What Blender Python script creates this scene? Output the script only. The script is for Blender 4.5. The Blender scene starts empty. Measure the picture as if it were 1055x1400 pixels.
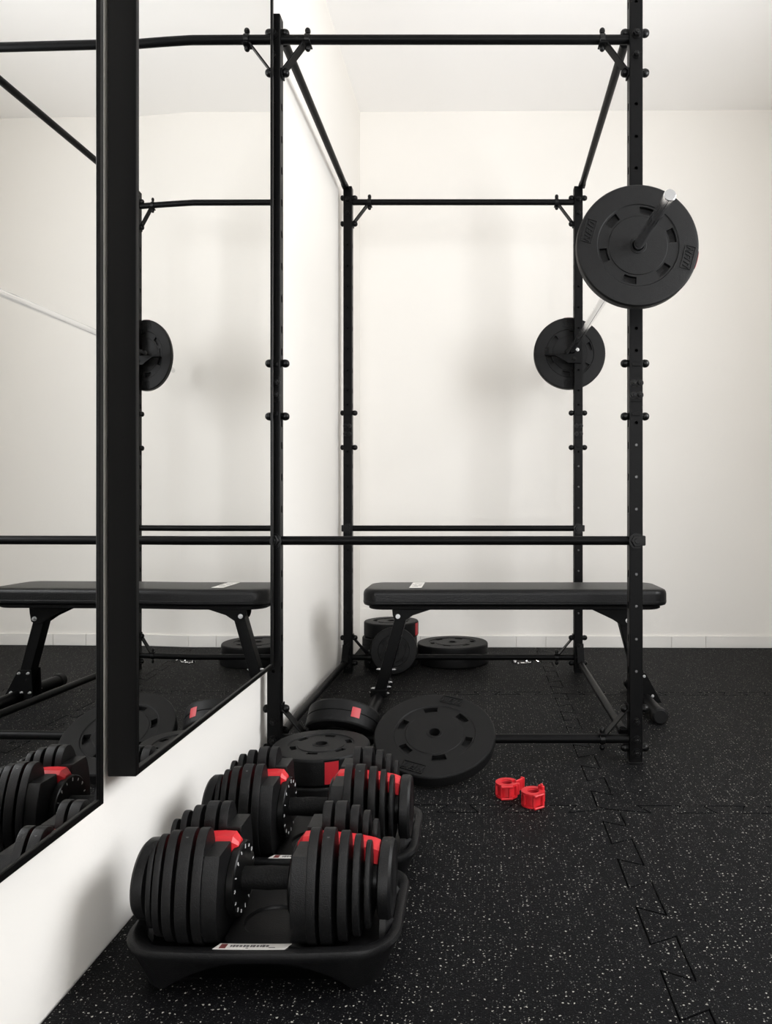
import bpy, bmesh, math, random
from math import pi, sin, cos, radians, atan2, sqrt
from mathutils import Vector, Matrix, Euler

random.seed(7)
scene = bpy.context.scene
COL = scene.collection
S = 0.866            # the layout below is in working units; scaled to metres at the end
F_PX, CXP, CYP, EYE = 1011.0, 647.0, 691.0, 0.77   # focal length in px, vanishing point, eye height

# ------------------------------------------------------------------ materials
def nodemat(name):
    m = bpy.data.materials.new(name); m.use_nodes = True
    nt = m.node_tree; b = nt.nodes['Principled BSDF']
    return m, nt, b

def N(nt, kind, **kw):
    n = nt.nodes.new(kind)
    for k, v in kw.items():
        if k in n.inputs: n.inputs[k].default_value = v
        else: setattr(n, k, v)
    return n

def simple(name, col, rough=.5, metal=0., spec=.5, bump=0., bscale=200., var=0., vscale=8.):
    m, nt, b = nodemat(name)
    b.inputs['Base Color'].default_value = (*col, 1)
    b.inputs['Roughness'].default_value = rough
    b.inputs['Metallic'].default_value = metal
    b.inputs['Specular IOR Level'].default_value = spec
    tc = N(nt, 'ShaderNodeTexCoord')
    if bump > 0:
        t = N(nt, 'ShaderNodeTexNoise', Scale=bscale, Detail=3.)
        nt.links.new(tc.outputs['Object'], t.inputs['Vector'])
        bp = N(nt, 'ShaderNodeBump', Strength=bump, Distance=.002)
        nt.links.new(t.outputs['Fac'], bp.inputs['Height'])
        nt.links.new(bp.outputs['Normal'], b.inputs['Normal'])
    if var > 0:
        t = N(nt, 'ShaderNodeTexNoise', Scale=vscale, Detail=4.)
        nt.links.new(tc.outputs['Object'], t.inputs['Vector'])
        mx = N(nt, 'ShaderNodeMix', data_type='RGBA')
        mx.inputs[6].default_value = (*[c*(1-var) for c in col], 1)
        mx.inputs[7].default_value = (*[min(1, c*(1+var)) for c in col], 1)
        nt.links.new(t.outputs['Fac'], mx.inputs[0])
        nt.links.new(mx.outputs[2], b.inputs['Base Color'])
    return m

M = {}
M['paint']   = simple('wall_paint', (.79,.768,.732), .9, spec=.2, bump=.08, bscale=160, var=.012, vscale=2)
M['ceiling'] = simple('ceiling_paint', (.95,.94,.93), .9, spec=.2, bump=.05, bscale=160)
M['skirting']= simple('skirting_tile', (.76,.74,.71), .35, var=.03, vscale=6)
M['steel']   = simple('black_powder_coat', (.0028,.0028,.0029), .38, spec=.07, bump=.15, bscale=900)
M['bolt']    = simple('black_bolt', (.003,.003,.003), .32, spec=.16)
M['vinyl']   = simple('black_vinyl', (.0055,.0055,.0056), .48, spec=.13, bump=.25, bscale=500, var=.15, vscale=20)
M['urethane']= simple('black_moulded_plastic', (.0055,.0055,.0057), .40, spec=.20, bump=.3, bscale=700)
M['tray']    = simple('tray_plastic', (.0045,.0045,.0048), .42, spec=.20, bump=.25, bscale=600)
M['grip']    = simple('handle_grip', (.004,.004,.004), .6, spec=.12, bump=.6, bscale=350)
M['leather'] = simple('bench_vinyl', (.003,.003,.0032), .36, spec=.18, bump=.35, bscale=240)
M['board']   = simple('bench_board', (.002,.002,.002), .6, spec=.08)
M['chrome']  = simple('chrome', (.86,.86,.87), .10, metal=1.)
M['zinc']    = simple('zinc_bolt', (.55,.55,.55), .35, metal=1.)
M['satin']   = simple('satin_steel', (.30,.30,.30), .6, metal=1.)
M['plug']    = simple('grey_plug', (.07,.07,.07), .5)
M['red']     = simple('red_plastic', (.47,.014,.02), .40, spec=.35)
M['redlabel']= simple('red_sticker', (.36,.013,.02), .45, spec=.35)
M['white']   = simple('white_sticker', (.70,.68,.65), .5)
M['ink']     = simple('dark_ink', (.10,.09,.09), .6)
M['maroon']  = simple('maroon_ink', (.16,.03,.03), .6)
M['greyink'] = simple('grey_ink', (.36,.35,.34), .6)
M['tick']    = simple('dial_white', (.6,.6,.6), .5)
M['frame']   = simple('mirror_frame_black', (.0025,.0025,.0025), .33, spec=.10)
M['mirror']  = simple('mirror_glass', (.93,.935,.93), .0, metal=1.)
M['white_frame'] = simple('window_frame_white', (.8,.8,.8), .4)

def rubber():
    m, nt, b = nodemat('speckled_rubber')
    b.inputs['Roughness'].default_value = .62
    b.inputs['Specular IOR Level'].default_value = .07
    tc = N(nt, 'ShaderNodeTexCoord')
    base = N(nt, 'ShaderNodeTexNoise', Scale=420., Detail=2.)
    nt.links.new(tc.outputs['Object'], base.inputs['Vector'])
    cr = N(nt, 'ShaderNodeMix', data_type='RGBA')
    cr.inputs[6].default_value = (.0008,.0008,.0010,1); cr.inputs[7].default_value = (.0034,.0034,.0040,1)
    nt.links.new(base.outputs['Fac'], cr.inputs[0])
    prev = cr.outputs[2]
    for sc, thr, keep, col in ((125., .115, .42, (.36,.35,.315,1)), (220., .13, .34, (.15,.148,.14,1)), (340., .18, .45, (.030,.030,.031,1))):
        # warp the lookup so that the flecks are not round
        wn = N(nt, 'ShaderNodeTexNoise', Scale=sc*1.9, Detail=1.)
        nt.links.new(tc.outputs['Object'], wn.inputs['Vector'])
        ad = N(nt, 'ShaderNodeVectorMath', operation='MULTIPLY_ADD')
        nt.links.new(wn.outputs['Color'], ad.inputs[0])
        ad.inputs[1].default_value = (.55/sc,)*3
        nt.links.new(tc.outputs['Object'], ad.inputs[2])
        v = N(nt, 'ShaderNodeTexVoronoi', Scale=sc); v.voronoi_dimensions = '2D'
        v.inputs['Randomness'].default_value = 1.
        nt.links.new(ad.outputs[0], v.inputs['Vector'])
        sp = N(nt, 'ShaderNodeSeparateColor')
        nt.links.new(v.outputs['Color'], sp.inputs[0])
        size = N(nt, 'ShaderNodeMath', operation='MULTIPLY'); size.inputs[1].default_value = thr*1.5
        nt.links.new(sp.outputs['Green'], size.inputs[0])
        lt = N(nt, 'ShaderNodeMath', operation='LESS_THAN')
        nt.links.new(v.outputs['Distance'], lt.inputs[0]); nt.links.new(size.outputs[0], lt.inputs[1])
        k = N(nt, 'ShaderNodeMath', operation='LESS_THAN'); k.inputs[1].default_value = keep
        nt.links.new(sp.outputs['Red'], k.inputs[0])
        mu = N(nt, 'ShaderNodeMath', operation='MULTIPLY')
        nt.links.new(lt.outputs[0], mu.inputs[0]); nt.links.new(k.outputs[0], mu.inputs[1])
        mx = N(nt, 'ShaderNodeMix', data_type='RGBA')
        nt.links.new(mu.outputs[0], mx.inputs[0]); nt.links.new(prev, mx.inputs[6])
        mx.inputs[7].default_value = col
        prev = mx.outputs[2]
    nt.links.new(prev, b.inputs['Base Color'])
    bp = N(nt, 'ShaderNodeBump', Strength=.5, Distance=.0015)
    nt.links.new(base.outputs['Fac'], bp.inputs['Height'])
    nt.links.new(bp.outputs['Normal'], b.inputs['Normal'])
    return m
M['rubber'] = rubber()

# ------------------------------------------------------------------ mesh helpers
def merge(dst, src, mat=None):
    if mat is not None: src.transform(mat)
    me = bpy.data.meshes.new('tmp'); src.to_mesh(me); src.free()
    dst.from_mesh(me); bpy.data.meshes.remove(me)

def add_box(bm, c, s, bev=0., rot=None, seg=2):
    t = bmesh.new(); bmesh.ops.create_cube(t, size=1.)
    bmesh.ops.scale(t, vec=Vector(s), verts=t.verts)
    if bev > 0:
        bmesh.ops.bevel(t, geom=t.edges[:], offset=bev, segments=seg, profile=.5, affect='EDGES')
    m = Matrix.Translation(Vector(c))
    if rot is not None: m = m @ (rot if isinstance(rot, Matrix) else Euler(rot).to_matrix().to_4x4())
    merge(bm, t, m)

def axis_mat(p0, d):
    d = Vector(d).normalized()
    return Matrix.Translation(Vector(p0)) @ d.to_track_quat('Z', 'Y').to_matrix().to_4x4()

def add_lathe(bm, prof, mat=None, seg=32, closed=False):
    """prof: list of (r, z). r == 0 gives a pole."""
    t = bmesh.new(); rings = []
    for r, z in prof:
        if r <= 1e-7: rings.append([t.verts.new((0,0,z))])
        else: rings.append([t.verts.new((r*cos(2*pi*i/seg), r*sin(2*pi*i/seg), z)) for i in range(seg)])
    pairs = list(zip(rings, rings[1:])) + ([(rings[-1], rings[0])] if closed else [])
    for a, b in pairs:
        for i in range(seg):
            j = (i+1) % seg
            if len(a) == 1 and len(b) == 1: continue
            if len(a) == 1: t.faces.new((a[0], b[j], b[i]))
            elif len(b) == 1: t.faces.new((a[i], a[j], b[0]))
            else: t.faces.new((a[i], a[j], b[j], b[i]))
    bmesh.ops.recalc_face_normals(t, faces=t.faces[:])
    merge(bm, t, mat)

def add_cyl(bm, p0, p1, r, seg=24, bev=0., r1=None):
    p0, p1 = Vector(p0), Vector(p1); L = (p1-p0).length; r1 = r if r1 is None else r1
    b = min(bev, r*.9)
    prof = [(0,0),(r-b,0)] + ([(r,b)] if b > 0 else []) + ([(r1,L-b)] if b > 0 else [(r1,L)]) + ([(r1-b,L)] if b > 0 else []) + [(0,L)]
    add_lathe(bm, prof, axis_mat(p0, p1-p0), seg)

def add_dome(bm, p, d, r, h, seg=16):
    prof = [(r*.92,0),(r,h*.18)] + [(r*cos(a)**.8 if a < pi/2-1e-6 else 0, h*(.25+.75*sin(a))) for a in [pi/2*k/7 for k in range(8)]]
    add_lathe(bm, [(0,0)] + prof, axis_mat(p, d), seg)

def add_hex(bm, p, d, r, h):
    add_lathe(bm, [(0,0),(r*.97,0),(r,h*.15),(r,h*.85),(r*.9,h),(0,h)], axis_mat(p, d), 6)

def add_tube(bm, pts, r, seg=12, cap=True):
    pts = [Vector(p) for p in pts]; t = bmesh.new(); rings = []
    up = None
    for i, p in enumerate(pts):
        a = pts[max(0,i-1)]; b = pts[min(len(pts)-1,i+1)]; d = (b-a).normalized()
        if up is None: up = d.orthogonal().normalized()
        up = (up - d*up.dot(d)).normalized(); side = d.cross(up)
        rr = r[i] if isinstance(r, (list,tuple)) else r
        rings.append([t.verts.new(p + up*rr*cos(2*pi*k/seg) + side*rr*sin(2*pi*k/seg)) for k in range(seg)])
    for a, b in zip(rings, rings[1:]):
        for k in range(seg): t.faces.new((a[k], a[(k+1)%seg], b[(k+1)%seg], b[k]))
    if cap:
        t.faces.new(rings[0][::-1]); t.faces.new(rings[-1])
    bmesh.ops.recalc_face_normals(t, faces=t.faces[:])
    merge(bm, t)

def add_prism(bm, pts, h0, h1, mat=None, bev=0., seg=2):
    """polygon in local XY, from z=h0 to z=h1"""
    t = bmesh.new()
    a = [t.verts.new((x,y,h0)) for x,y in pts]; b = [t.verts.new((x,y,h1)) for x,y in pts]
    n = len(pts); caps = []
    caps.append(t.faces.new(a[::-1])); caps.append(t.faces.new(b))
    for i in range(n): t.faces.new((a[i], a[(i+1)%n], b[(i+1)%n], b[i]))
    bmesh.ops.recalc_face_normals(t, faces=t.faces[:])
    if bev > 0:
        ed = list({e for f in caps for e in f.edges})
        bmesh.ops.bevel(t, geom=ed, offset=bev, segments=seg, profile=.5, affect='EDGES', clamp_overlap=True)
    merge(bm, t, mat)

def rrect(hx, hy, r, n=6):
    out = []
    for cx, cy, a0 in ((hx-r,hy-r,0),(-hx+r,hy-r,pi/2),(-hx+r,-hy+r,pi),(hx-r,-hy+r,3*pi/2)):
        for k in range(n+1):
            a = a0 + pi/2*k/n; out.append((cx+r*cos(a), cy+r*sin(a)))
    return out

def add_loft(bm, loops, mat=None, cap0=True, cap1=True):
    """loops: list of lists of 3D points with equal counts"""
    t = bmesh.new()
    R = [[t.verts.new(p) for p in lp] for lp in loops]; n = len(R[0])
    for a, b in zip(R, R[1:]):
        for i in range(n): t.faces.new((a[i], a[(i+1)%n], b[(i+1)%n], b[i]))
    if cap0: t.faces.new(R[0][::-1])
    if cap1: t.faces.new(R[-1])
    bmesh.ops.recalc_face_normals(t, faces=t.faces[:])
    merge(bm, t, mat)

def spline(pts, n=4):
    out = []
    P = [pts[0]] + list(pts) + [pts[-1]]
    for i in range(1, len(P)-2):
        p0,p1,p2,p3 = P[i-1],P[i],P[i+1],P[i+2]
        for k in range(n):
            t = k/n
            out.append(tuple(.5*((2*p1[j]) + (-p0[j]+p2[j])*t + (2*p0[j]-5*p1[j]+4*p2[j]-p3[j])*t*t + (-p0[j]+3*p1[j]-3*p2[j]+p3[j])*t**3) for j in range(len(p1))))
    out.append(tuple(pts[-1])); return out

def finish_mesh(name, bm, mat, sharp=35):
    me = bpy.data.meshes.new(name); bm.to_mesh(me); bm.free()
    for p in me.polygons: p.use_smooth = True
    me.set_sharp_from_angle(angle=radians(sharp))
    for mm in (mat if isinstance(mat, (list,tuple)) else [mat]): me.materials.append(mm)
    return me

def obj(name, bm, mat, parent=None, label=None, sharp=35, loc=None, rot=None):
    me = bm if isinstance(bm, bpy.types.Mesh) else finish_mesh(name, bm, mat, sharp)
    o = bpy.data.objects.new(name, me); COL.objects.link(o)
    if parent is not None: o.parent = parent
    if name not in ('glass', 'wall_left', 'wall_right', 'wall_back', 'wall_front', 'floor', 'ceiling'):
        wn = o.modifiers.new('weighted_normals', 'WEIGHTED_NORMAL'); wn.keep_sharp = True; wn.weight = 80
    if label: o['label'] = label
    if loc is not None: o.location = loc
    if rot is not None: o.rotation_euler = rot
    return o

def tag(o, label, cat, group=None, kind=None):
    o['label'] = label; o['category'] = cat
    if group: o['group'] = group
    if kind: o['kind'] = kind
    return o

def thing(name, label, cat, loc=(0,0,0), rot=(0,0,0), group=None):
    o = bpy.data.objects.new(name, None); COL.objects.link(o)
    o.empty_display_size = .1
    o.location = loc; o.rotation_euler = rot
    return tag(o, label, cat, group)

def struct(name, bm, mat, label=None, loc=None, rot=None):
    o = obj(name, bm, mat, loc=loc, rot=rot); o['kind'] = 'structure'
    if label: o['label'] = label
    return o

def kids(o): return [c for c in bpy.data.objects if c.parent == o]
def copy_tree(o, parent=None):
    c = o.copy(); COL.objects.link(c)
    if parent is not None: c.parent = parent
    for ch in kids(o): copy_tree(ch, c)
    return c

def boolean(me, cutters, name):
    """subtract the cutter meshes one after another; returns a fresh mesh"""
    o = bpy.data.objects.new('tmp_b', me); COL.objects.link(o); tmp = [o]
    for c in cutters:
        q = bpy.data.objects.new('tmp_c', c); COL.objects.link(q); tmp.append(q)
        md = o.modifiers.new('b', 'BOOLEAN'); md.operation = 'DIFFERENCE'; md.solver = 'EXACT'; md.object = q
    bpy.context.view_layer.update()
    dg = bpy.context.evaluated_depsgraph_get()
    res = bpy.data.meshes.new_from_object(o.evaluated_get(dg)); res.name = name
    for q in tmp: bpy.data.objects.remove(q)
    return res

def smooth(me, ang=35):
    for p in me.polygons: p.use_smooth = True
    me.set_sharp_from_angle(angle=radians(ang)); return me

def bmnew(): return bmesh.new()

# ------------------------------------------------------------------ camera
cam = bpy.data.cameras.new('camera'); camo = bpy.data.objects.new('camera', cam); COL.objects.link(camo)
camo.location = (0, 0, EYE); camo.rotation_euler = (pi/2, 0, 0)
cam.sensor_fit = 'VERTICAL'; cam.sensor_height = 36.; cam.lens = F_PX/1400*36
cam.shift_x = (527.5-CXP)/1400; cam.shift_y = -(700-CYP)/1400
cam.clip_start = .01
scene.camera = camo

# ------------------------------------------------------------------ room (turned a hair against the rack)
PHI = .010
RO = Vector((-.658, 0, 0)); RR = (0, 0, -PHI)          # room frame: local y runs along the left wall
def room(x, y, z=0): return RO + Vector((x*cos(PHI)+y*sin(PHI), -x*sin(PHI)+y*cos(PHI), z))
W, LB, LF, HC, T = 2.24, 4.03, -4.2, 2.914, .12
SUB = -.016
def rbox(x0,x1,y0,y1,z0,z1,bm=None):
    bm = bm or bmnew(); add_box(bm, ((x0+x1)/2,(y0+y1)/2,(z0+z1)/2), (x1-x0,y1-y0,z1-z0)); return bm
struct('floor', rbox(-T,W+T,LF-T,LB+T,SUB-.1,SUB), M['rubber'], 'black rubber floor', RO, RR)
struct('ceiling', rbox(-T,W+T,LF-T,LB+T,HC,HC+.1), M['ceiling'], 'flat white ceiling', RO, RR)
struct('wall_left', rbox(-T,0,LF-T,LB+T,SUB,HC), M['paint'], 'cream painted wall behind the mirrors', RO, RR)
struct('wall_back', rbox(0,W,LB,LB+T,SUB,HC), M['paint'], 'cream painted wall behind the rack', RO, RR)
VX0, VX1, VZ0, VZ1 = .25, 2.0, .25, 2.0  # opening added in the unseen front wall to hold a fill light
b = rbox(0,VX0,LF-T,LF,SUB,HC); rbox(VX1,W,LF-T,LF,SUB,HC,b); rbox(VX0,VX1,LF-T,LF,SUB,VZ0,b); rbox(VX0,VX1,LF-T,LF,VZ1,HC,b)
struct('wall_front', b, M['paint'], 'cream painted wall behind the viewer', RO, RR)
WY0, WY1, WZ0, WZ1 = .80, 2.10, .95, 2.25
b = rbox(W,W+T,LF-T,WY0,SUB,HC); rbox(W,W+T,WY1,LB+T,SUB,HC,b); rbox(W,W+T,WY0,WY1,SUB,WZ0,b); rbox(W,W+T,WY0,WY1,WZ1,HC,b)
struct('wall_right', b, M['paint'], 'cream painted wall with the window', RO, RR)
b = bmnew(); fw = .05
for y0,y1,z0,z1 in ((WY0,WY0+fw,WZ0,WZ1),(WY1-fw,WY1,WZ0,WZ1),(WY0,WY1,WZ0,WZ0+fw),(WY0,WY1,WZ1-fw,WZ1)):
    rbox(W+.07,W+.12,y0,y1,z0,z1,b)
struct('window_1', b, M['white_frame'], 'white window frame in the right wall', RO, RR)
b = bmnew()  # frame of the added opening
for x0,x1,z0,z1 in ((VX0,VX0+fw,VZ0,VZ1),(VX1-fw,VX1,VZ0,VZ1),(VX0,VX1,VZ0,VZ0+fw),(VX0,VX1,VZ1-fw,VZ1)):
    rbox(x0,x1,LF-.12,LF-.07,z0,z1,b)
struct('fill_window', b, M['white_frame'], 'white frame added around the unseen rear fill light', RO, RR)
# skirting tiles along the back wall, butt joints left open
b = bmnew(); xs = [0, .10]
x = .335
joints = [.02+.0, .33, .85, 1.01, 1.69, 1.875, 2.24]
x0 = 0.
for xj in joints:
    if xj - x0 > .03:
        add_box(b, ((x0+xj)/2, LB-.006, .031), (xj-x0-.0016, .012, .062), bev=.0015)
    x0 = xj
struct('baseboard_back', b, M['skirting'], 'pale tile skirting along the back wall', RO, RR)

# ------------------------------------------------------------------ floor mats with dovetailed edges
PH = [ (-1,0.), (-1,.62), (1,.48), (1,1.16) ]           # one dovetail along the seam, in units of its pitch
def seam(length, amp, n=6):
    p = length/n; pts = [(0., 0.)]
    for k in range(n):
        u = k*p
        if k == 0: pts += [(u+.07*p, -amp)]
        pts += [(u+.62*p, -amp), (u+.48*p, amp), (u+1.13*p if k < n-1 else u+.95*p, amp)]
        if k < n-1: pts += [(u+1.0*p, -amp)]
    pts.append((length, 0.))
    return pts
TILE, GAP = 1.155, .0028
SX, SY = .342+.658-.019, 1.885                         # a seam corner in room coordinates
rows = [(.73, 1.885), (1.885, 3.04), (3.04, 4.195)]
def inset(pts, d):
    n = len(pts); A = sum(pts[i][0]*pts[(i+1)%n][1]-pts[(i+1)%n][0]*pts[i][1] for i in range(n)); sg = 1 if A > 0 else -1
    out = []
    for i in range(n):
        p0, p1, p2 = (Vector(pts[(i+k)%n]) for k in (-1,0,1))
        a, c = (p1-p0).normalized(), (p2-p1).normalized()
        na, nc = Vector((-a.y,a.x))*sg, Vector((-c.y,c.x))*sg
        m = na + nc
        if m.length < .2: m = na
        m.normalize(); out.append(tuple(p1 + m*d/max(.45, m.dot(na))))
    return out
def mat_outline(col, row):
    y0, y1 = rows[row]
    yb = min(y1, LB-.014)
    # seam between the columns, running up
    v = [(SX + a, y0 + u) for u, a in seam(TILE, .0255)]
    v = [(x, y) for x, y in v if y <= yb]
    if y1 > yb: v.append((v[-1][0], yb))
    def hseam(y, x0, x1, flip):
        # the bottom or top edge: dovetails counted from the seam corner
        s = seam(TILE, .022, 7)
        if col == 0: pts = [(SX-u, y + a) for u, a in s][::-1]
        else: pts = [(SX+u, y + a) for u, a in s]
        return [(x, yy) for x, yy in pts if x0 < x < x1]
    xl, xr = (.003, SX) if col == 0 else (SX, W-.003)
    out = []
    if col == 0:
        out += [(xl, y0)] + hseam(y0, xl+.01, SX-.012, 1) + v
        if y1 <= yb: out += hseam(y1, xl+.01, SX-.012, -1)[::-1] + [(xl, y1)]
        else: out += [(xl, yb)]
    else:
        out += [p for p in v][::-1] + hseam(y0, SX+.012, xr-.01, 1) + [(xr, y0)]
        if y1 <= yb: out += [(xr, y1)] + hseam(y1, SX+.012, xr-.01, -1)[::-1]
        else: out += [(xr, yb)]
    return out
mat_labels = {
 (0,0): 'speckled black rubber mat under the two adjustable dumbbells',
 (1,0): 'speckled black rubber mat filling the bottom right, empty of things',
 (0,1): 'speckled black rubber mat under the near left rack foot and leaning plate',
 (1,1): 'speckled black rubber mat under the near right rack foot',
 (0,2): 'speckled black rubber mat under the flat plates by the back wall',
 (1,2): 'speckled black rubber mat in the far right back corner',
}
for (c, r), lab in mat_labels.items():
    b = bmnew(); add_prism(b, inset(mat_outline(c, r), GAP/2), SUB, 0., bev=.0008, seg=1)
    o = obj('rubber_mat', b, M['rubber'], loc=RO, rot=RR, sharp=30)
    tag(o, lab, 'mat', 'interlocking rubber floor mats')

# ------------------------------------------------------------------ wall mirrors
def wall_mirror(label, x, y, phi, length, depth, z0, z1, bow=0.):
    root = thing('wall_mirror', label, 'mirror', (x, y, z0), (0,0,-phi), 'framed wall mirrors')
    h, fw = z1-z0, .012
    b = bmnew()
    add_box(b, (-depth/2, fw/2, h/2), (depth, fw, h), .0012, seg=1)
    add_box(b, (-depth/2, length-fw/2, h/2), (depth, fw, h), .0012, seg=1)
    add_box(b, (-depth/2, length/2, fw/2), (depth, length-2*fw, fw), .0012, seg=1)
    add_box(b, (-depth/2, length/2, h-fw/2), (depth, length-2*fw, fw), .0012, seg=1)
    obj('frame', b, M['frame'], root)
    b = bmnew(); n = 90
    def off(t): return -.0035 - (bow*(.27-t)**2/.54 if t < .27 else 0)
    ys = [fw*.5 + (length-fw)*(k/n) for k in range(n+1)]
    lo = [b.verts.new((off(t), t, fw*.5)) for t in ys]; hi = [b.verts.new((off(t), t, h-fw*.5)) for t in ys]
    for k in range(n): b.faces.new((lo[k], lo[k+1], hi[k+1], hi[k]))
    back0 = [b.verts.new((-.012, t, fw*.5)) for t in ys]; back1 = [b.verts.new((-.012, t, h-fw*.5)) for t in ys]
    for k in range(n): b.faces.new((back0[k], back1[k], back1[k+1], back0[k+1]))
    b.faces.new(lo[::1] + back0[::-1]); b.faces.new(hi[::-1] + back1)
    b.faces.new((lo[0], hi[0], back1[0], back0[0])); b.faces.new((lo[-1], back0[-1], back1[-1], hi[-1]))
    bmesh.ops.recalc_face_normals(b, faces=b.faces[:])
    obj('glass', b, M['mirror'], root, sharp=20)
    b = bmnew(); add_box(b, (-depth+.006, length/2, h/2), (.008, length-2*fw, h-2*fw))
    obj('backing', b, M['board'], root)
    return root
wall_mirror('tall black framed wall mirror beside the rack, the farther of the two', -.5881, 1.29, .0035, .877, .050, .2966, 2.45, bow=.021)
wall_mirror('tall black framed wall mirror at the left edge, the nearer of the two', -.6046, .297, .021, .877, .042, .2966, 2.45)

# ------------------------------------------------------------------ power rack
TB = .040
HZ = [.276,.372,.47,.565,.759,.855,.95,1.016,1.231,1.297,1.39,1.487,1.583,1.678,1.774,1.868,1.965]
UP = {'fl': (-.595, 2.22), 'fr': (.4844, 2.22), 'bl': (-.577, 3.41), 'br': (.4815, 3.41)}
rack = thing('power_rack', 'black steel power rack with holed uprights, a hanging barbell and round crossbars', 'power rack', (0, 2.8, 0))
RK = Vector((0, 2.8, 0))
def rel(p): return Vector(p) - RK

def upright_mesh(H):
    b = bmnew(); t = bmesh.new(); bmesh.ops.create_cube(t, size=1.)
    bmesh.ops.scale(t, vec=(TB,TB,H), verts=t.verts); bmesh.ops.translate(t, vec=(0,0,H/2), verts=t.verts)
    ed = [e for e in t.edges if abs(e.verts[0].co.z-e.verts[1].co.z) > .1]
    bmesh.ops.bevel(t, geom=ed, offset=.004, segments=3, profile=.5, affect='EDGES')
    merge(b, t); me = bpy.data.meshes.new('u'); b.to_mesh(me); b.free()
    c1 = bmnew(); add_box(c1, (0,0,H/2), (TB-.006,TB-.006,H+.1)); m1 = bpy.data.meshes.new('c1'); c1.to_mesh(m1); c1.free()
    c2 = bmnew(); c3 = bmnew()
    zs = [z for z in HZ if z < H-.1] + ([2.27, 2.365] if H > 2.3 else [])
    for z in zs:
        add_cyl(c2, (0,-TB,z), (0,0,z), .0052, 12)
        add_prism(c3, [(x, y+z) for x, y in rrect(.0065, .0115, .0062, 4)], -TB, TB, Matrix(((0,0,1,0),(1,0,0,0),(0,1,0,0),(0,0,0,1))))
    m2 = bpy.data.meshes.new('c2'); c2.to_mesh(m2); c2.free()
    m3 = bpy.data.meshes.new('c3'); c3.to_mesh(m3); c3.free()
    me = boolean(me, [m1, m2, m3], 'upright')
    me.materials.clear(); me.materials.append(M['steel'])
    return smooth(me, 30)

def cap_bolt(b, p, d, r=.0125, h=.023):
    p, d = Vector(p), Vector(d)
    add_hex(b, p, d, r*.92, h*.25); add_dome(b, p + d*h*.22, d, r, h*.78)
def hex_bolt(b, p, d, r=.011, h=.010):
    p, d = Vector(p), Vector(d)
    add_cyl(b, p, p+d*.0025, r*1.25, 20); add_hex(b, p+d*.0025, d, r, h)
    add_cyl(b, p+d*(.0025+h), p+d*(.0025+h+.004), r*.5, 14, bev=.001)

um = {True: upright_mesh(2.42), False: upright_mesh(2.232)}
for key, (ux, uy) in UP.items():
    front = key[0] == 'f'; s = -1 if key[1] == 'l' else 1
    H = 2.42 if key == 'fr' else 2.232
    u = obj('upright', um[key == 'fr'], None, rack, loc=rel((ux, uy, 0)))
    # through bolts, capped on both side faces
    for z in (1.196, 1.037, 2.187, 2.068, .16, .043):
        for sd in (-1, 1):
            b = bmnew(); cap_bolt(b, (sd*TB/2, 0, z), (sd,0,0), h=.016 if (key[1] == 'l' and sd < 0) else .023); obj('cap_nut', b, M['bolt'], u)
    # splice screws and front bolts
    for z in (1.134, 1.098):
        b = bmnew()
        for dx in (-.009, .010): hex_bolt(b, (dx, -TB/2-.002, z), (0,-1,0), .0085, .010)
        obj('splice_screw', b, M['bolt'], u)
    b = bmnew()
    for z in (1.19, 1.043): add_box(b, (0,-TB/2-.0012,z-.0), (TB*.62,.0024,.012), .001, seg=1)
    add_box(b, (0,-TB/2-.0012,1.116), (TB*.9,.0024,.075), .001, seg=1)
    obj('splice_plate', b, M['steel'], u)
    for z, r in ((2.173,.011),(2.11,.0085),(.127,.0085),(.072,.011),(.034,.011)):
        b = bmnew(); hex_bolt(b, (0,-TB/2,z), (0,-1,0), r, .010); obj('hex_bolt', b, M['bolt'], u)
    b = bmnew(); hex_bolt(b, (.001,-TB/2,.6645), (0,-1,0), .0185, .012); obj('hex_bolt', b, M['bolt'], u)
    b = bmnew(); add_box(b, (s*(TB/2+.005), 0, .6645), (.010,.026,.030), .003); obj('end_cap', b, M['bolt'], u)
    if s > 0:
        for z in (.276,.372,.47,.565,.759,.855,.95):
            b = bmnew(); add_cyl(b, (0,-TB/2+.002,z), (0,-TB/2-.0008,z), .0040, 14, bev=.0005)
            obj('hole_plug', b, M['plug'], u, 'small grey plug in a screw hole')
    b = bmnew(); add_box(b, (0,0,H+.0015), (TB-.002,TB-.002,.003), .001, seg=1); obj('top_cap', b, M['bolt'], u)
    b = bmnew(); add_box(b, (0,0,.0025), (TB+.002,TB+.002,.005), .001, seg=1); obj('foot_cap', b, M['bolt'], u)

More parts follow.
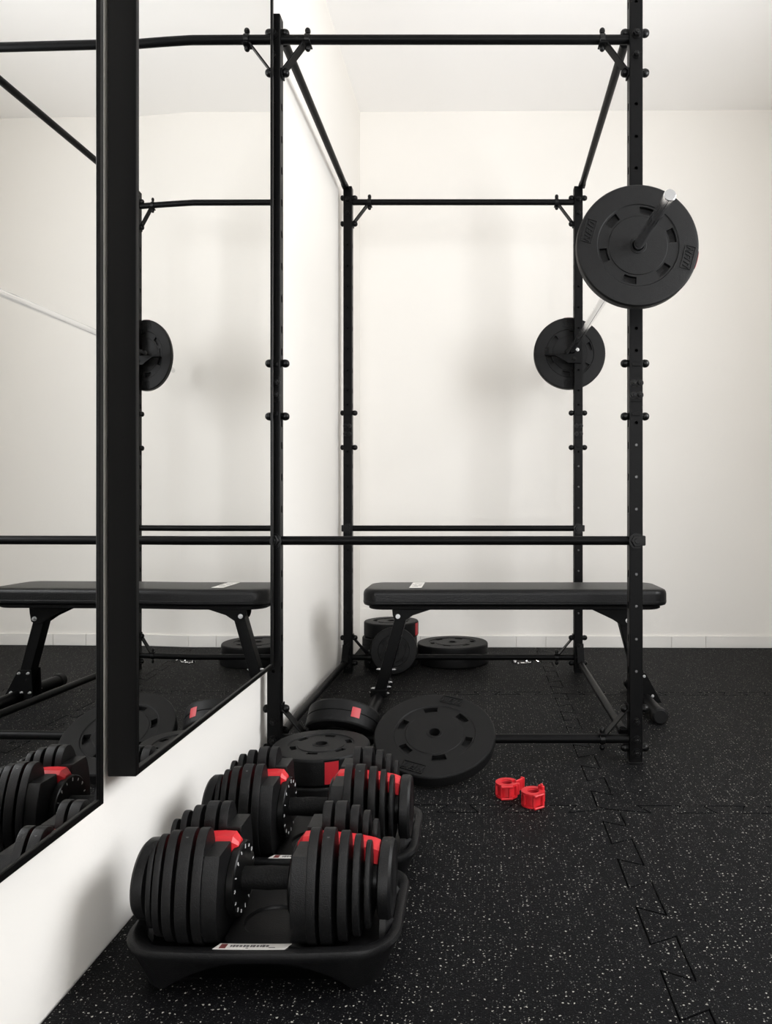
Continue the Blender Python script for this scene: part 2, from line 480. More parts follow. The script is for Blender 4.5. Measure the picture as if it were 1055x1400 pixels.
R = .0135
def crossbar(name, yk, z, hw=True):
    (x0,y0), (x1,y1) = UP[yk+'l'], UP[yk+'r']
    b = bmnew(); add_cyl(b, rel((x0+TB/2-.001,y0,z)), rel((x1-TB/2+.001,y1,z)), R, 24)
    return obj(name, b, M['steel'], rack)
for k in 'fb':
    bars = {'top_crossbar': 2.168, 'safety_bar': .6645, 'bottom_crossbar': .070}
    made = {n: crossbar(n, k, z) for n, z in bars.items()}
    # gussets and their clamps
    for top in (True, False):
        bar = made['top_crossbar' if top else 'bottom_crossbar']; zb = bars['top_crossbar' if top else 'bottom_crossbar']
        for sd in ('l', 'r'):
            ux, uy = UP[k+sd]; d = 1 if sd == 'l' else -1
            xi = ux + d*TB/2; sg = -1 if top else 1
            xc = xi + d*.078
            p0 = Vector((xi+d*.004, uy, zb + sg*(.098 if top else .090))); p1 = Vector((xc-d*.012, uy, zb + sg*(R+.003)))
            b = bmnew(); v = p1-p0; L = v.length
            ang = atan2(v.z, v.x)
            add_box(b, rel((p0+p1)/2), (L, .036, .0045), .001, Euler((0,-ang,0)).to_matrix().to_4x4(), seg=1)
            add_box(b, rel((xc-d*.002, uy, zb+sg*(R+.003))), (.026,.036,.0045), .001, seg=1)
            add_box(b, rel((xi+d*.0025, uy, p0.z+sg*.006)), (.0045,.036,.022), .001, seg=1)
            g = obj('gusset', b, M['steel'], rack)
            b = bmnew()
            add_cyl(b, rel((xc,uy,zb-.026)), rel((xc,uy,zb+.026)), .0045, 12)
            cap_bolt(b, rel((xc,uy,zb+R+.005)), (0,0,1), .0085, .017); cap_bolt(b, rel((xc,uy,zb-R-.005)), (0,0,-1), .0085, .017)
            add_cyl(b, rel((xc-.008,uy,zb)), rel((xc+.008,uy,zb)), R+.003, 24, bev=.001)
            obj('clamp', b, M['bolt'], g)

def sidebar(p0, p1, tab0, tab1, name):
    """round tube along the depth with a flattened tab at each end, tab = height offset of the bolted end"""
    p0, p1 = Vector(p0), Vector(p1); d = (p1-p0).normalized()
    b = bmnew(); n = 8
    a, c = p0 + d*.055, p1 - d*.055
    add_cyl(b, rel(a), rel(c), R, 24)
    for q, end, t, sg in ((a, p0, tab0, -1), (c, p1, tab1, 1)):
        sq = [(R*.8*cx, R*.8*cz) for cx, cz in ((-1,-1),(1,-1),(1,1),(-1,1))]
        mid = q + d*sg*.012; e = end + Vector((0,0,t))
        lo = []
        for pt, hx, hz in ((q, .0105, .0105), (mid, .0155, .004), (e + Vector((0,-.004*sg,0)) if t else e, .0155, .003)):
            up = Vector((0,0,1)) if not t or pt is not e else Vector((0,0,1))
            lo.append([rel(pt + Vector((-hx,0,-hz))), rel(pt + Vector((hx,0,-hz))), rel(pt + Vector((hx,0,hz))), rel(pt + Vector((-hx,0,hz)))])
        add_loft(b, lo)
        add_cyl(b, rel(q+d*sg*.002), rel(q-d*sg*.004), R+.0015, 24, bev=.001)
    return obj(name, b, M['steel'], rack)
sidebar((-.586,2.238,2.205),(-.583,3.392,2.222), 0, 0, 'top_side_bar')
sidebar((.467,2.238,2.200),(.494,3.392,2.226), 0, 0, 'top_side_bar')
sidebar((-.587,2.238,.072),(-.583,3.387,.055), .02, .075, 'bottom_side_bar')
sidebar((.461,2.238,.072),(.488,3.387,.050), .02, .085, 'bottom_side_bar')

# J-hooks on the right uprights, carrying the bar
BX, BZ, BR = .449, 1.4795, .014
def jhook(yc, s):
    b = bmnew(); ux = .4844
    # arm and upturned tip, cut from one profile (x, z)
    prof = [(.492,BZ+.012),(.447+.022,BZ+.012),(.4655,BZ-.006),(.458,BZ-BR-.001),(.440,BZ-BR-.001),(.40,BZ-.018),(.345,BZ-.012),(.345,BZ+.014),(.327,BZ+.014),
            (.325,BZ-.022),(.372,BZ-.024),(.415,BZ-.046),(.432,BZ-.058),(.492,BZ-.058)]
    prof = [(x + (ux-.4844), z) for x, z in prof]
    Mx = Matrix(((1,0,0,0),(0,0,1,0),(0,1,0,0),(0,0,0,1)))
    add_prism(b, [(x-RK.x, z-RK.z) for x, z in prof], yc-.004-RK.y, yc+.004-RK.y, Mx, bev=.001, seg=1)
    add_box(b, rel((.385, yc+s*.014, BZ-.019)), (.11,.030,.007), .001, seg=1)
    h = obj('bar_hook', b, M['steel'], rack)
    b = bmnew(); add_cyl(b, rel((.333,yc-.006,BZ+.003)), rel((.333,yc+.006,BZ+.003)), .0035, 12); obj('pin', b, M['bolt'], h)
    b = bmnew(); hex_bolt(b, rel((.462,yc-.004,BZ-.040)), (0,-1,0), .009, .008); obj('hex_bolt', b, M['bolt'], h)
    b = bmnew(); hex_bolt(b, rel((.476,yc-.004,BZ+.002)), (0,-1,0), .006, .008); obj('hex_bolt', b, M['zinc'], h, 'bright zinc bolt')
    return h
jhook(3.384, 1); jhook(2.196, -1)

# ------------------------------------------------------------------ barbell
bar = thing('barbell', 'straight chrome barbell lying along the right side of the rack', 'barbell', (BX, 2.75, BZ), (0,0,0))
b = bmnew(); add_cyl(b, (0,1.69-2.75,0), (0,3.86-2.75,0), BR, 40, bev=.0015); obj('shaft', b, M['chrome'], bar)
for y, d in ((1.6895, -1), (3.8605, 1)):
    b = bmnew(); add_cyl(b, (0,y-2.75+d*-.001,0), (0,y-2.75+d*.0008,0), BR-.0008, 40, bev=.0005); obj('end_face', b, M['satin'], bar)
for y in (2.066, 3.434):
    b = bmnew(); add_lathe(b, [(BR,-.005),(.020,-.005),(.021,-.004),(.021,.004),(.020,.005),(BR,.005)], axis_mat((0,y-2.75,0),(0,1,0)), 32, closed=True)
    obj('inner_collar', b, M['bolt'], bar)

# ------------------------------------------------------------------ weight plates
def plate_body(Rp, th, hole=.0165, n=96, slots=6, seam_ring=False):
    t = bmesh.new()
    h = th/2
    radii = [hole, hole*1.35, hole*1.42, .475*Rp, .485*Rp, .515*Rp, .635*Rp, .66*Rp, .675*Rp, Rp-.012, Rp-.004]
    drop  = [0, 0, -.0012, -.0012, -.003, -.003, -.003, -.003, 0, 0, -.001]
    faces_slot = {1: [], -1: []}
    rings = {}
    for s in (1, -1):
        rs = []
        for r, d in zip(radii, drop):
            rs.append([t.verts.new((r*cos(2*pi*i/n), r*sin(2*pi*i/n), s*(h+d))) for i in range(n)])
        rings[s] = rs
        for k in range(len(radii)-1):
            for i in range(n):
                j = (i+1) % n
                q = (rs[k][i], rs[k][j], rs[k+1][j], rs[k+1][i])
                f = t.faces.new(q if s < 0 else q[::-1])
                per = n//slots
                if k == 5 and (i % per) < 6: faces_slot[s].append(f)
    # rim
    rim = [(Rp-.0012, h-.004), (Rp, h-.008)]
    if seam_ring: rim += [(Rp, .002), (Rp-.0025, .0008), (Rp-.0025, -.0008), (Rp, -.002)]
    rim += [(Rp, -h+.008), (Rp-.0012, -h+.004)]
    prev = rings[1][-1]
    for r, z in rim:
        cur = [t.verts.new((r*cos(2*pi*i/n), r*sin(2*pi*i/n), z)) for i in range(n)]
        for i in range(n): t.faces.new((prev[i], prev[(i+1)%n], cur[(i+1)%n], cur[i]))
        prev = cur
    for i in range(n): t.faces.new((prev[i], prev[(i+1)%n], rings[-1][-1][(i+1)%n], rings[-1][-1][i]))
    # bore
    for i in range(n): t.faces.new((rings[-1][0][i], rings[-1][0][(i+1)%n], rings[1][0][(i+1)%n], rings[1][0][i]))
    bmesh.ops.recalc_face_normals(t, faces=t.faces[:])
    for s in (1, -1):
        r = bmesh.ops.extrude_face_region(t, geom=faces_slot[s])
        vs = [g for g in r['geom'] if isinstance(g, bmesh.types.BMVert)]
        bmesh.ops.translate(t, vec=(0,0,-s*min(.016, th*.36)), verts=vs)
        bmesh.ops.delete(t, geom=faces_slot[s], context='FACES')
    return t

def lettering(Rp, th, ang, flip=False):
    """moulded box of slanted strokes on the flat outer ring (the strokes are not legible in the photograph)"""
    b = bmnew(); rc = .835*Rp; w, hh = .30*Rp, .085*Rp; z = th/2
    rot = Matrix.Rotation(ang, 4, 'Z') @ Matrix.Translation((rc, 0, z)) @ Matrix.Rotation(-pi/2, 4, 'Z')
    def bx(x, y, sx, sy, a=0): add_box(b, rot @ Vector((x,y,0)), (sx, sy, .0044), .0004, (rot.to_3x3().to_4x4() @ Matrix.Rotation(a,4,'Z')), seg=1)
    for y in (-hh, hh): bx(0, y, 2*w*.62, .0016)
    for x in (-w*.62, w*.62): bx(x, 0, .0016, 2*hh)
    sl = -.32
    for x in (-.50,-.30,-.12,.10,.30,.50):
        bx(x*w, 0, .0032, 1.35*hh, sl)
    bx(-.40*w, .0, .0030, 1.5*hh, .55); bx(.02*w, .45*hh, .16*w, .003); bx(.02*w, -.05*hh, .13*w, .003); bx(.42*w, .45*hh, .22*w, .003)
    return b

def patch(Rp, th, ang, width, height=.72):
    """sticker let into the rim"""
    b = bmnew(); n = 8; r0, r1 = Rp-.003, Rp+.0008; hz = th*height/2
    lo = [[],[]]
    loops = []
    for k in range(n+1):
        a = ang + width*(k/n-.5)
        loops.append([Vector((r*cos(a), r*sin(a), z)) for r, z in ((r0,-hz),(r1,-hz),(r1,hz),(r0,hz))])
    add_loft(b, loops); return b

def plate(label, loc, rot, Rp, th, patch_ang=None, text=(), spin=0., group=None, pw=.26, ph=.72, seam_ring=False, hole=.0165, bezel=False):
    root = thing('weight_plate', label, 'weight plate', loc, (0,0,0), group)
    root.rotation_euler = rot.to_euler() if isinstance(rot, Matrix) else rot
    b = plate_body(Rp, th, hole, seam_ring=seam_ring)
    b.transform(Matrix.Rotation(spin, 4, 'Z'))
    obj('disc', b, M['vinyl'], root, sharp=28)
    b = bmnew(); add_lathe(b, [(hole-.0005,-th/2-.0006),(hole+.002,-th/2-.001),(hole+.002,th/2+.001),(hole-.0005,th/2+.0006)], None, 48, closed=True)
    obj('hub_ring', b, M['vinyl'], root)
    for a in text:
        obj('lettering', lettering(Rp, th, a), M['vinyl'], root)
    if patch_ang is not None:
        obj('sticker', patch(Rp, th, patch_ang, pw, ph), M['redlabel'], root, 'red sticker let into the rim')
        b = patch(Rp-.0012, th, patch_ang, pw*1.16, ph*1.16); obj('sticker_recess', b, M['board'], root)
    return root

FACE = Matrix(((1,0,0,0),(0,0,-1,0),(0,1,0,0),(0,0,0,1)))     # plate axis +Z -> -Y (face to the viewer), local x -> x, y -> z
RP = .167
plate('black vinyl plate on the near end of the barbell, facing the viewer', (BX, 2.015+.02, BZ), FACE, RP, .040, radians(-14), (radians(-14), radians(164)), radians(16-11), 'plates on the barbell')
plate('black vinyl plate on the far end of the barbell, behind the rear upright', (BX, 3.445+.02, BZ), FACE, RP, .040, radians(92), (radians(92), radians(272)), radians(8), 'plates on the barbell')

# large plate leaning on the front bottom bar
tl = radians(24); RL, TL = .177, .040
nrm = Vector((0, -sin(tl), cos(tl)))
def tilted(nrm, xdir=(1,0,0)):
    z = Vector(nrm).normalized(); x = Vector(xdir); x = (x - z*x.dot(z)).normalized(); y = z.cross(x)
    return Matrix((( x.x,y.x,z.x,0),(x.y,y.y,z.y,0),(x.z,y.z,z.z,0),(0,0,0,1)))
topc = Vector((-.1127, 2.150, .1105))
plate('large black plate lying tilted over the front bottom bar', topc - nrm*TL/2, tilted(nrm), RL, TL, None, (radians(72), radians(249)), radians(99-60-11), 'plates on the floor', ph=.5)

# thick pair at the front
RS, TS = .128, .070
plate('thick black plate flat on the mat, bottom of the stack behind the dumbbells', (-.402, 1.955, .0352), (0,0,.3), RS, TS, None, (), 0, 'plates on the floor', seam_ring=True)
plate('thick black plate with red rim sticker, top of the stack behind the dumbbells', (-.402, 1.955, .1057), (0,0,0), RS, TS, radians(-67), (), .2, 'plates on the floor', pw=.27, ph=.78)
# tilted thick plate behind it
n2 = Vector((.09, .62, .78)).normalized()
c2 = Vector((-.399, 2.2655, .1005))
plate('thick black plate with red sticker, propped on edge against the front stack', c2, tilted(n2), .111, .072, radians(-62), (), 0, 'plates on the floor', pw=.24, ph=.42, seam_ring=True)
# rear stack
for i, (lab, dx, dy, pa) in enumerate((('thick black plate at the bottom of the rear left stack', .004, .004, None), ('thick black plate in the middle of the rear left stack', -.004, 0, None),
                              ('thick black plate with red sticker on top of the rear left stack', .003, .003, radians(-16)))):
    plate(lab, (-.400+dx, 3.572+dy, .0358+.0716*i), (0,0,.2*i*0), .131, .0712, pa, (), .1+.3*i, 'plates on the floor', pw=.26, ph=.8, seam_ring=(i < 2))
# small plate standing against the rear bar
ts = radians(9); n3 = Vector((.02, -cos(ts), sin(ts)))
plate('small thin black plate standing upright against the rear stack', (-.362, 3.368, .1075*cos(ts)+.0025), tilted(n3, (1,0,0)), .1065, .026, None, (), radians(10), 'plates on the floor')
# flat pair by the back wall
plate('large black plate flat on the floor under another by the back wall', (-.098, 3.640, .0245), (0,0,0), .173, .048, None, (), .3, 'plates on the floor')
plate('large black plate lying on top of another by the back wall', (-.103, 3.652, .0732), (0,0,0), .174, .048, None, (), .05, 'plates on the floor')

# ------------------------------------------------------------------ bench
bench = thing('weight_bench', 'flat black padded weight bench standing inside the rack', 'bench', (.155, 2.86, 0))
def brel(p): return Vector((p[0]-.155, p[1]-2.86, p[2]))
def rloop(hx, hy, r, z, sag=0.): return [Vector((x, y, z)) for x, y in rrect(hx, hy, r, 8)]
b = bmnew(); hx, hy, rr = .567, .140, .055
lps = []
for d, z in ((.012,.397),(.003,.401),(0,.408),(0,.440),(.0015,.449),(.005,.455),(.011,.4585),(.02,.4603),(.06,.4615),(.12,.462)):
    lps.append(rloop(hx-d, hy-d, max(rr-d*.6, .01), z))
add_loft(b, lps); pad = obj('pad', b, M['leather'], bench, sharp=50)
b = bmnew(); add_loft(b, [rloop(hx-.022,hy-.022,.06,.383), rloop(hx-.018,hy-.018,.06,.386), rloop(hx-.018,hy-.018,.06,.399)]); obj('base_board', b, M['board'], bench)
b = bmnew(); add_tube(b, [p for p in rloop(hx-.001,hy-.001,rr,.4135)] + [rloop(hx-.001,hy-.001,rr,.4135)[0]], .0022, 8); obj('piping', b, M['leather'], pad)
# white tag across the pad
tgx = -.217
b = bmnew(); add_box(b, brel((tgx, 2.853, .4626)), (.047, .185, .0012), .0004, seg=1); tg = obj('tag', b, M['white'], pad, 'white printed tag')
b = bmnew()
for dy, w, dx in ((.045,.030,.003),(.0,.016,-.010),(.0,.012,.012),(-.03,.026,.004),(-.055,.022,-.004)):
    add_box(b, brel((tgx+dx, 2.853+dy, .4633)), (w,.012,.0006))
obj('lettering', b, M['greyink'], tg)
YL = 2.845
for sd in (-1, 1):
    top = Vector((-.275, YL, .349)) if sd < 0 else Vector((.5746, YL, .333))
    foot = Vector((-.362, YL, .045)) if sd < 0 else Vector((.652, YL, .045))
    v = (foot-top); L = v.length; ang = atan2(v.x, v.z)
    b = bmnew(); rot = Euler((0, atan2(v.x, v.z), 0)).to_matrix().to_4x4()
    vu = v.normalized()
    add_box(b, brel((top - vu*.02 + foot)/2), (.042,.05,L+.02), .004, rot)
    leg = obj('leg', b, M['steel'], bench)
    # hinge bracket plates under the pad
    Mx = Matrix(((1,0,0,0),(0,0,1,0),(0,1,0,0),(0,0,0,1)))
    q = -sd
    px = lambda x: top.x + q*x - .155
    def br(y):
        b = bmnew()
        outer = [(px(-.036),.388),(px(-.032),.352),(px(-.026),top.z-.012),(px(-.010),top.z-.022),(px(.012),top.z-.019),(px(.045),top.z+.003),(px(.150),.386)]
        add_prism(b, outer, y-.0025, y+.0025, Mx, bev=.0008, seg=1)
        me = finish_mesh('bracket_plate', b, M['steel'])
        c = bmnew(); add_prism(c, [(px(.030),.378),(px(.046),.380),(px(.062),.3835),(px(.066),.3765),(px(.052),.3765),(px(.041),.3695),(px(.033),.3685)], y-.02, y+.02, Mx)
        m2 = bpy.data.meshes.new('c'); c.to_mesh(m2); c.free()
        return smooth(boolean(me, [m2], 'bracket_plate'), 30)
    for yy in (-.031, .031):
        mb = br(YL-2.86+yy); mb.materials.clear(); mb.materials.append(M['steel'])
        o = obj('bracket_plate', mb, None, bench)
    b = bmnew(); add_box(b, (px(.04), YL-2.86, .3855), (.22,.07,.006), .001, seg=1); obj('mounting_plate', b, M['steel'], bench)
    for yy, d in ((-.0335,-1), (.0335,1)):
        b = bmnew(); hex_bolt(b, brel((top.x - q*.012, YL+yy, top.z-.001)), (0,d,0), .0070, .007); obj('pivot_bolt', b, M['zinc'], bench, 'bright zinc bolt')
    # foot tube with plastic ends and flared plates
    b = bmnew(); add_cyl(b, brel((foot.x+sd*.004, 2.615, .029)), brel((foot.x+sd*.004, 3.075, .029)), .024, 28); ft = obj('foot_tube', b, M['steel'], bench)
    for y0, y1 in ((2.59,2.63),(3.06,3.10)):
        b = bmnew(); add_cyl(b, brel((foot.x+sd*.004, y0, .029)), brel((foot.x+sd*.004, y1, .029)), .0285, 28, bev=.006); obj('rubber_end', b, M['vinyl'], ft)
    for yy in ((-.028, .028) if sd > 0 else ()):
        b = bmnew()
        kx = lambda t, o: (top + v*t).x + o - .155
        kz = lambda t: (top + v*t).z
        add_prism(b, [(kx(.70,-.026),kz(.70)),(kx(.70,.026),kz(.70)),(kx(1.06,.060),.018),(kx(1.06,-.060),.018)], YL-2.86+yy-.002, YL-2.86+yy+.002, Mx, bev=.0006, seg=1)
        fp = obj('flared_plate', b, M['steel'], bench)
        d = -1 if yy < 0 else 1
        for t, o in ((.74,-.018),(.74,.018),(1.0,-.045),(1.0,-.012),(1.0,.030)):
            b = bmnew(); hex_bolt(b, (kx(t,o), YL-2.86+yy+d*.002, kz(t)), (0,d,0), .0042, .006); obj('zinc_bolt', b, M['zinc'], fp, 'bright zinc bolt')
    if sd < 0:
        b = bmnew(); add_box(b, brel((foot.x, YL, .052)), (.062,.058,.030), .003, seg=1); obj('foot_block', b, M['steel'], bench)
    # side bolts that catch the light
    for t, o in (((.68,-1),(.70,1),(.92,-1),(.97,-1),(.86,1),(.92,1),(1.0,1)) if sd < 0 else ((.97,-1),)):
        b = bmnew(); p = top + v*t + Vector((o*.023, -.012 if o < 0 else .01, 0)); hex_bolt(b, brel(p), (o,0,0), .0042, .008); obj('zinc_bolt', b, M['zinc'], leg, 'bright zinc bolt')

# ------------------------------------------------------------------ adjustable dumbbells
ZC = .13
HALF = [(0.0,.166),(.018,.167),(.025,.177),(.028,.203),(.033,.222),(.043,.235),(.056,.239),(.070,.232),(.085,.208),(.097,.170),(.102,.130),(.100,.098),(.089,.070),(.072,.056),(.050,.0535),(.025,.053)]
def disc_outline(s=1., top=None):
    h = spline(HALF, 4)
    pts = [(y*s, ZC + (z-ZC)*s) for y, z in h]
    if top is not None:
        pts = [(y, min(z, top)) for y, z in pts]
    out = pts + [(-y, z) for y, z in pts[::-1]]
    res = []
    for p in out:
        if not res or (abs(p[0]-res[-1][0]) + abs(p[1]-res[-1][1])) > 1e-4: res.append(p)
    if abs(res[0][0]-res[-1][0]) + abs(res[0][1]-res[-1][1]) < 1e-4: res.pop()
    return res
YZX = Matrix(((0,0,1,0),(1,0,0,0),(0,1,0,0),(0,0,0,1)))      # prism XY -> YZ, depth -> X
db = thing('adjustable_dumbbell', 'adjustable dumbbell with red latches, nearest the viewer', 'dumbbell', (-.350, 1.272, 0), group='adjustable dumbbells')
b = bmnew()
prof = [(0,-.062),(.0165,-.062),(.0165,-.050),(.018,-.046),(.0185,-.02),(.0195,0),(.0185,.02),(.018,.046),(.0165,.050),(.0165,.062),(0,.062)]
add_lathe(b, prof, axis_mat((0,0,ZC),(1,0,0)), 32)
hd = obj('handle', b, M['grip'], db)
b = bmnew(); add_cyl(b, (-.19,0,ZC), (.19,0,ZC), .012, 24); obj('rod', b, M['bolt'], hd)
for sd in (-1, 1):
    def spr(x0, x1, s, bev=.0022, z_top=None):
        b = bmnew(); a, c = sorted((sd*x0, sd*x1)); add_prism(b, disc_outline(s, z_top), a, c, YZX, bev=bev); return b
    ps = [(.083,.099,1.0),(.1045,.1245,1.0),(.132,.1475,.945),(.1545,.166,.875),(.1725,.1815,.76)]
    for i, (x0, x1, s) in enumerate(ps):
        b = spr(x0, x1, s)
        b2 = bmnew()
        o = obj('weight_disc', b, M['urethane'], db, sharp=40)
        # small screw head in the hump of the second disc
        if i == 1:
            b = bmnew(); add_cyl(b, (sd*.1145,-.0675,.2285), (sd*.1145,-.0695,.2320), .0028, 12); obj('screw', b, M['plug'], o)
    # thick inner housing with a cut shoulder
    b = spr(.058, .0835, .97, .004, z_top=.205)
    obj('inner_disc', b, M['urethane'], db, sharp=40)
    # core that fills the gaps
    b = bmnew(); add_cyl(b, (sd*.058,0,ZC), (sd*.20,0,ZC), .034, 28); obj('core', b, M['bolt'], db)
    # dial with white ticks
    b = bmnew(); a, c = sd*.044, sd*.0585
    add_cyl(b, (c,0,ZC), (a,0,ZC), .060, 48, bev=.002); dl = obj('dial', b, M['bolt'], db)
    b = bmnew()
    for k in range(15):
        an = 2*pi*k/15 + .2
        m = Matrix.Translation((a - sd*.0004, .051*cos(an), ZC+.051*sin(an))) @ Matrix.Rotation(an, 4, 'X')
        add_box(b, m.translation, (.0008,.0052,.0017), 0, m.to_3x3().to_4x4())
        if k % 2: add_box(b, m.translation + Vector((0,0,.0028)), (.0008,.003,.0014), 0, m.to_3x3().to_4x4())
    obj('dial_marks', b, M['tick'], dl, 'white marks around the dial')
    # end cap
    b = bmnew(); add_lathe(b, [(0,.190),(.058,.190),(.064,.193),(.0645,.200),(.064,.209),(.060,.2135),(.052,.2145),(.048,.2125),(.030,.2125),(.027,.2145),(0,.2145)], axis_mat((0,0,ZC),(sd,0,0)), 48)
    obj('end_cap', b, M['urethane'], db)
    # red latch bar over the discs
    b = bmnew()
    def sec(x, y, z0, z1, ch=.007): return [Vector((sd*x,-y,z0)), Vector((sd*x,y,z0)), Vector((sd*x,y,z1-ch)), Vector((sd*x,y-ch,z1)), Vector((sd*x,-y+ch,z1)), Vector((sd*x,-y,z1-ch))]
    add_loft(b, [sec(.050,.012,.186,.194,.004), sec(.060,.018,.182,.2055), sec(.080,.0185,.182,.2065), sec(.10,.0185,.178,.2055), sec(.15,.018,.172,.2005), sec(.180,.018,.163,.1945), sec(.190,.017,.160,.1905)])
    obj('latch', b, M['red'], db, 'glossy red plastic latch', sharp=25)
db2 = copy_tree(db); db2.location = (-.345, 1.572, 0)
db2['label'] = 'adjustable dumbbell with red latches, just behind the nearest one'

# trays
tray = thing('dumbbell_tray', 'black plastic cradle tray under the nearest dumbbell, with white label', 'dumbbell tray', (-.342, 1.293, 0), group='dumbbell trays')
THX, THY = .2235, .138
def arch(x, y, lift):
    if abs(x) < .150: return lift*(cos(x/.150*pi/2)**.7)
    return 0.
def tl_(hx, hy, r, z, lift=0., sag=0.):
    return [Vector((x, y, z + (arch(x, y, lift) if lift and abs(y) > hy*.6 else 0) - sag*(cos(x/hx*pi/2)))) for x, y in tray_loop(hx, hy, r)]
def tray_loop(hx, hy, r, n=8, m=14):
    base = rrect(hx, hy, r, n); out = []
    for i, p in enumerate(base):
        q = base[(i+1) % len(base)]; out.append(p)
        if math.dist(p, q) > .06:
            for k in range(1, m): out.append((p[0]+(q[0]-p[0])*k/m, p[1]+(q[1]-p[1])*k/m))
    return out
sg = .006
b = bmnew()
add_loft(b, [tl_(THX-.030,THY-.020,.055,.0,.044), tl_(THX-.026,THY-.016,.057,.012,.036), tl_(THX-.010,THY-.005,.062,.050,.004,sg*.6), tl_(THX-.003,THY-.001,.064,.061,0,sg), tl_(THX,THY,.065,.068,0,sg),
             tl_(THX-.002,THY-.002,.064,.074,0,sg), tl_(THX-.008,THY-.008,.060,.076,0,sg), tl_(THX-.016,THY-.018,.055,.0735,0,sg*.8), tl_(THX-.024,THY-.030,.050,.060,0,sg*.3), tl_(THX-.032,THY-.038,.045,.0505)])
obj('tray_body', b, M['tray'], tray, sharp=40)
b = bmnew()
add_loft(b, [[Vector((x,y,z)) for x, y in rrect(.062+e,.108+e2,.02)] for z, e, e2 in ((.050,.012,0),(.062,.004,0),(.0655,0,-.003))], cap1=False)
# round recess in the middle platform
add_loft(b, [[Vector((x,y,.0655)) for x, y in rrect(.062,.105,.02)], [Vector((.047*cos(a+.4),.047*sin(a+.4)-.035,.0655)) for a in [2*pi*k/28 for k in range(28)]]], cap0=False, cap1=False)
add_lathe(b, [(.047,.0655),(.045,.0635),(.044,.0605),(.040,.0600),(0,.0600)], Matrix.Translation((0,-.035,0)), 28)
obj('platform', b, M['tray'], tray, sharp=40)
for sd in (-1, 1):
    b = bmnew()
    add_loft(b, [[Vector((sd*x, y, z)) for x, y, z in ((.186,-.060*f,.050),(.186,.060*f,.050),(.186,.045*f,.050+.026*g),(.186,-.045*f,.050+.026*g))] if 0 else
                 [Vector((sd*(.186+dx), y, z)) for y, z in ((-.075+e,.050),(.075-e,.050),(.060-e,.084-e2),(.030,.075-e2),(-.030,.075-e2),(-.060+e,.084-e2))] for dx, e, e2 in ((0,0,0),(.010,0,0),(.024,.012,.012))])
    obj('end_saddle', b, M['tray'], tray)
lb = bmnew(); lw = .114
loops = []
for k in range(9):
    x = -lw/2 + lw*k/8 - .012
    zz = .0762 - sg*cos(x/THX*pi/2)
    loops.append([Vector((x,-THY+.0092,zz+.0002)), Vector((x+.006,-THY+.030,zz-.0035)), Vector((x+.006,-THY+.030,zz-.0027)), Vector((x,-THY+.0092,zz+.0010))])
add_loft(lb, loops); sticker = obj('label', lb, M['white'], tray, 'white sticker with dark printing')
b = bmnew(); c = bmnew()
def stick(bm, x, w, y, h):
    zz = .0776 - sg*cos((x)/THX*pi/2) - (y-.0062)/.0208*.0037
    add_box(bm, (x-.012+ (y-.0062)*.29, -THY+y+.003, zz), (w, h, .0005), 0, (-.175,0,0))
stick(b, -.046, .010, .0165, .016)
random.seed(3)
x = -.034
while x < .026:
    w = random.choice((.0028,.0035,.0042)); stick(c, x, w, .0175, random.choice((.006,.0075))); x += w + .0016
stick(c, .034, .010, .011, .0012); stick(c, -.005, .004, .010, .0015)
obj('logo_block', b, M['maroon'], sticker); obj('lettering', c, M['ink'], sticker)
tray2 = copy_tree(tray); tray2.location = (-.337, 1.593, 0)
tray2['label'] = 'black plastic cradle tray under the second dumbbell, half hidden'

# ------------------------------------------------------------------ barbell collars on the mat
def lock_collar(label, loc, rz, opened):
    root = thing('lock_collar', label, 'barbell collar', loc, (0,0,rz), 'red lock collars on the mat')
    b = bmnew(); n = 40; gap = radians(58 if opened else 8)
    def ring(r0, r1, z0, z1):
        loops = []
        for k in range(n+1):
            a = gap/2 + (2*pi-gap)*k/n
            loops.append([Vector((r*cos(a), r*sin(a), z)) for r, z in ((r0,z0),(r1,z0),(r1,z1),(r0,z1))])
        add_loft(b, loops)
    ring(.0165, .0245, .0, .036); ring(.0245, .0300, .0, .005); ring(.0245, .0300, .031, .036)
    for k in range(7):
        a = gap/2 + .12 + (2*pi-gap-.24)*k/6
        add_box(b, (.0275*cos(a), .0275*sin(a), .018), (.0065,.0055,.028), .001, (0,0,a), seg=1)
    add_box(b, (-.005,-.0295,.0335), (.032,.010,.005), .0015, seg=1); add_box(b, (-.005,-.0295,.0025), (.032,.010,.005), .0015, seg=1)
    obj('ring_body', b, M['red'], root)
    b = bmnew()
    if opened:
        add_box(b, (.037,.012,.0215), (.032,.006,.030), .0015, (0,0,radians(38)), seg=1)
        add_box(b, (.026,-.010,.020), (.012,.010,.030), .0015, (0,0,radians(-20)), seg=1)
        add_box(b, (.047,.021,.0225), (.006,.012,.032), .0015, (0,0,radians(38)), seg=1)
    else:
        add_box(b, (.0245,-.004,.024), (.008,.018,.042), .0015, (0,0,radians(10)), seg=1)
        add_box(b, (.0325,.0,.016), (.006,.016,.030), .0015, seg=1)
        add_box(b, (.0245,-.006,.044), (.0065,.0065,.012), .0015, seg=1)
    obj('lever', b, M['red'], root)
    b = bmnew()
    for k in range(24): pass
    add_lathe(b, [(.0150,.004),(.0166,.003),(.0166,.033),(.0150,.032)], None, 32, closed=True)
    obj('inner_lining', b, M['redlabel'], root)
    return root
lock_collar('open red plastic barbell collar, beside the large tilted plate', (.0885, 1.965, 0), radians(8), True)
lock_collar('red plastic barbell collar with upright lever, nearer the viewer', (.1530, 1.905, 0), radians(35), False)

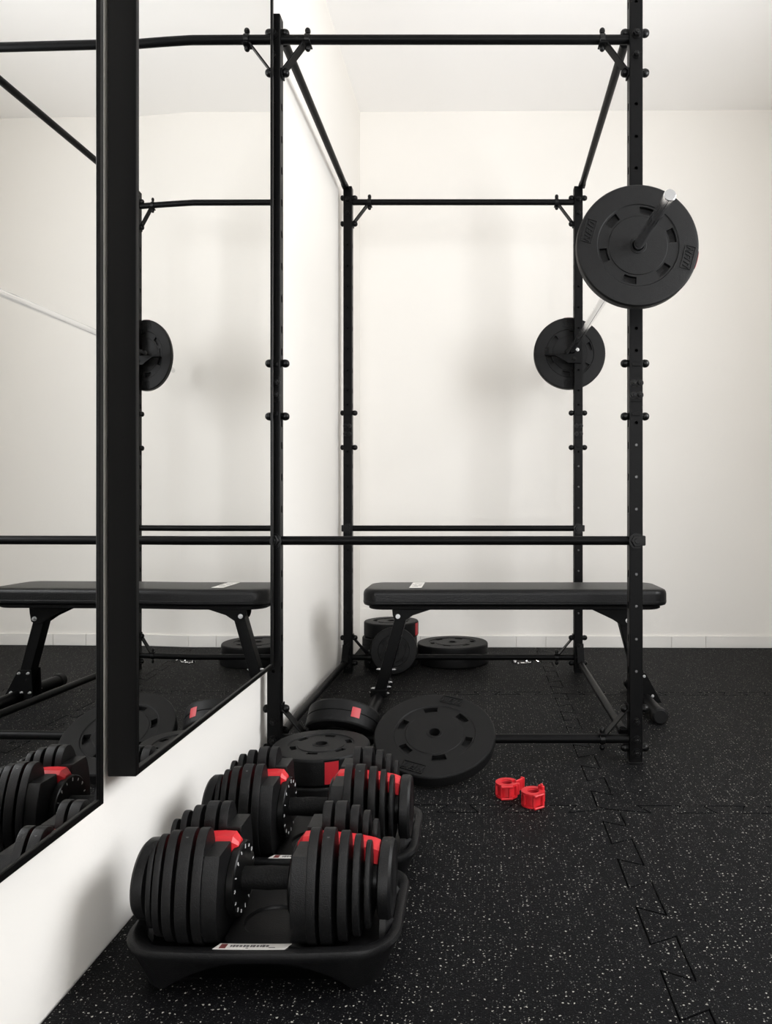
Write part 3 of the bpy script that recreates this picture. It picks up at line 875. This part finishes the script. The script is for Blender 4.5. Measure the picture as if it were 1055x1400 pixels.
def spring_clip(label, loc, rz):
    root = thing('spring_clip', label, 'barbell clip', loc, (0,0,rz), 'chrome spring clips')
    b = bmnew(); pts = []
    r, p, rw = .0185, .0052, .0028
    pts += [Vector((-.030,-.030,.004)), Vector((-.012,-.028,.006))]
    for k in range(61):
        a = -pi/2 + 2*pi*2.5*k/60
        pts.append(Vector((r*cos(a)*1., -.008 + p*2.5*k/60, r+rw+.0005 + r*sin(a)*.93)))
    pts += [Vector((.018,.020,.020)), Vector((.032,.026,.014)), Vector((.036,.028,.008))]
    add_tube(b, spline(pts, 2), rw, 10); obj('coil', b, M['chrome'], root)
    b = bmnew(); add_tube(b, [pts[-3], pts[-1]], .0048, 12); add_tube(b, [pts[0], pts[1]], .0048, 12); obj('grip_sleeve', b, M['chrome'], root)
    return root
spring_clip('chrome spring clip on the mat, left one of the pair', (.195, 3.60, 0), radians(70))
spring_clip('chrome spring clip on the mat, right one of the pair', (.272, 3.60, 0), radians(-30))

# ------------------------------------------------------------------ light: daylight through the right wall window, plus two added fills
def area(name, loc, rot, sx, sy, watts, col):
    l = bpy.data.lights.new(name, 'AREA'); l.shape = 'RECTANGLE'; l.size = sx; l.size_y = sy; l.energy = watts; l.color = col
    o = bpy.data.objects.new(name, l); COL.objects.link(o); o.location = loc; o.rotation_euler = rot; return o
area('window_daylight', room(W+.05, (WY0+WY1)/2, (WZ0+WZ1)/2), (0, pi/2, -PHI), WZ1-WZ0-.02, WY1-WY0-.02, 71., (.98, .988, 1.))
area('ceiling_fill', room(W+.045, (WY0+WY1)/2, WZ0+.4), (0, pi/2+radians(80), -PHI), .5, WY1-WY0-.1, 14., (1., .99, .975))  # added lamp aimed upward to brighten the ceiling
area('rear_fill', room((VX0+VX1)/2, LF-.05, (VZ0+VZ1)/2), (pi/2, 0, -PHI), VX1-VX0-.02, VZ1-VZ0-.02, 125., (.985, .99, 1.))  # added fill from behind the viewer, evens out the back wall

wd = bpy.data.worlds.new('world'); scene.world = wd; wd.use_nodes = True
bg = wd.node_tree.nodes['Background']; bg.inputs[0].default_value = (.85,.92,1.,1); bg.inputs[1].default_value = 1.

# ------------------------------------------------------------------ scale the working units to metres
done = set()
for o in bpy.data.objects:
    o.location = Vector(o.location)*S
    if o.type == 'MESH' and o.data.name not in done:
        done.add(o.data.name); o.data.transform(Matrix.Scale(S, 4))
    if o.type == 'LIGHT':
        o.data.size *= S; o.data.size_y *= S; o.data.energy *= S*S
bpy.context.view_layer.update()

# ------------------------------------------------------------------ view
scene.view_settings.view_transform = 'Standard'; scene.view_settings.look = 'None'
scene.view_settings.gamma = 1.; scene.view_settings.use_curve_mapping = False
scene.view_settings.exposure = 0.12
scene.cycles.use_denoising = True
scene.cycles.max_bounces = 12; scene.cycles.diffuse_bounces = 8; scene.cycles.glossy_bounces = 6
scene.cycles.caustics_reflective = False
scene.cycles.sample_clamp_indirect = 6.
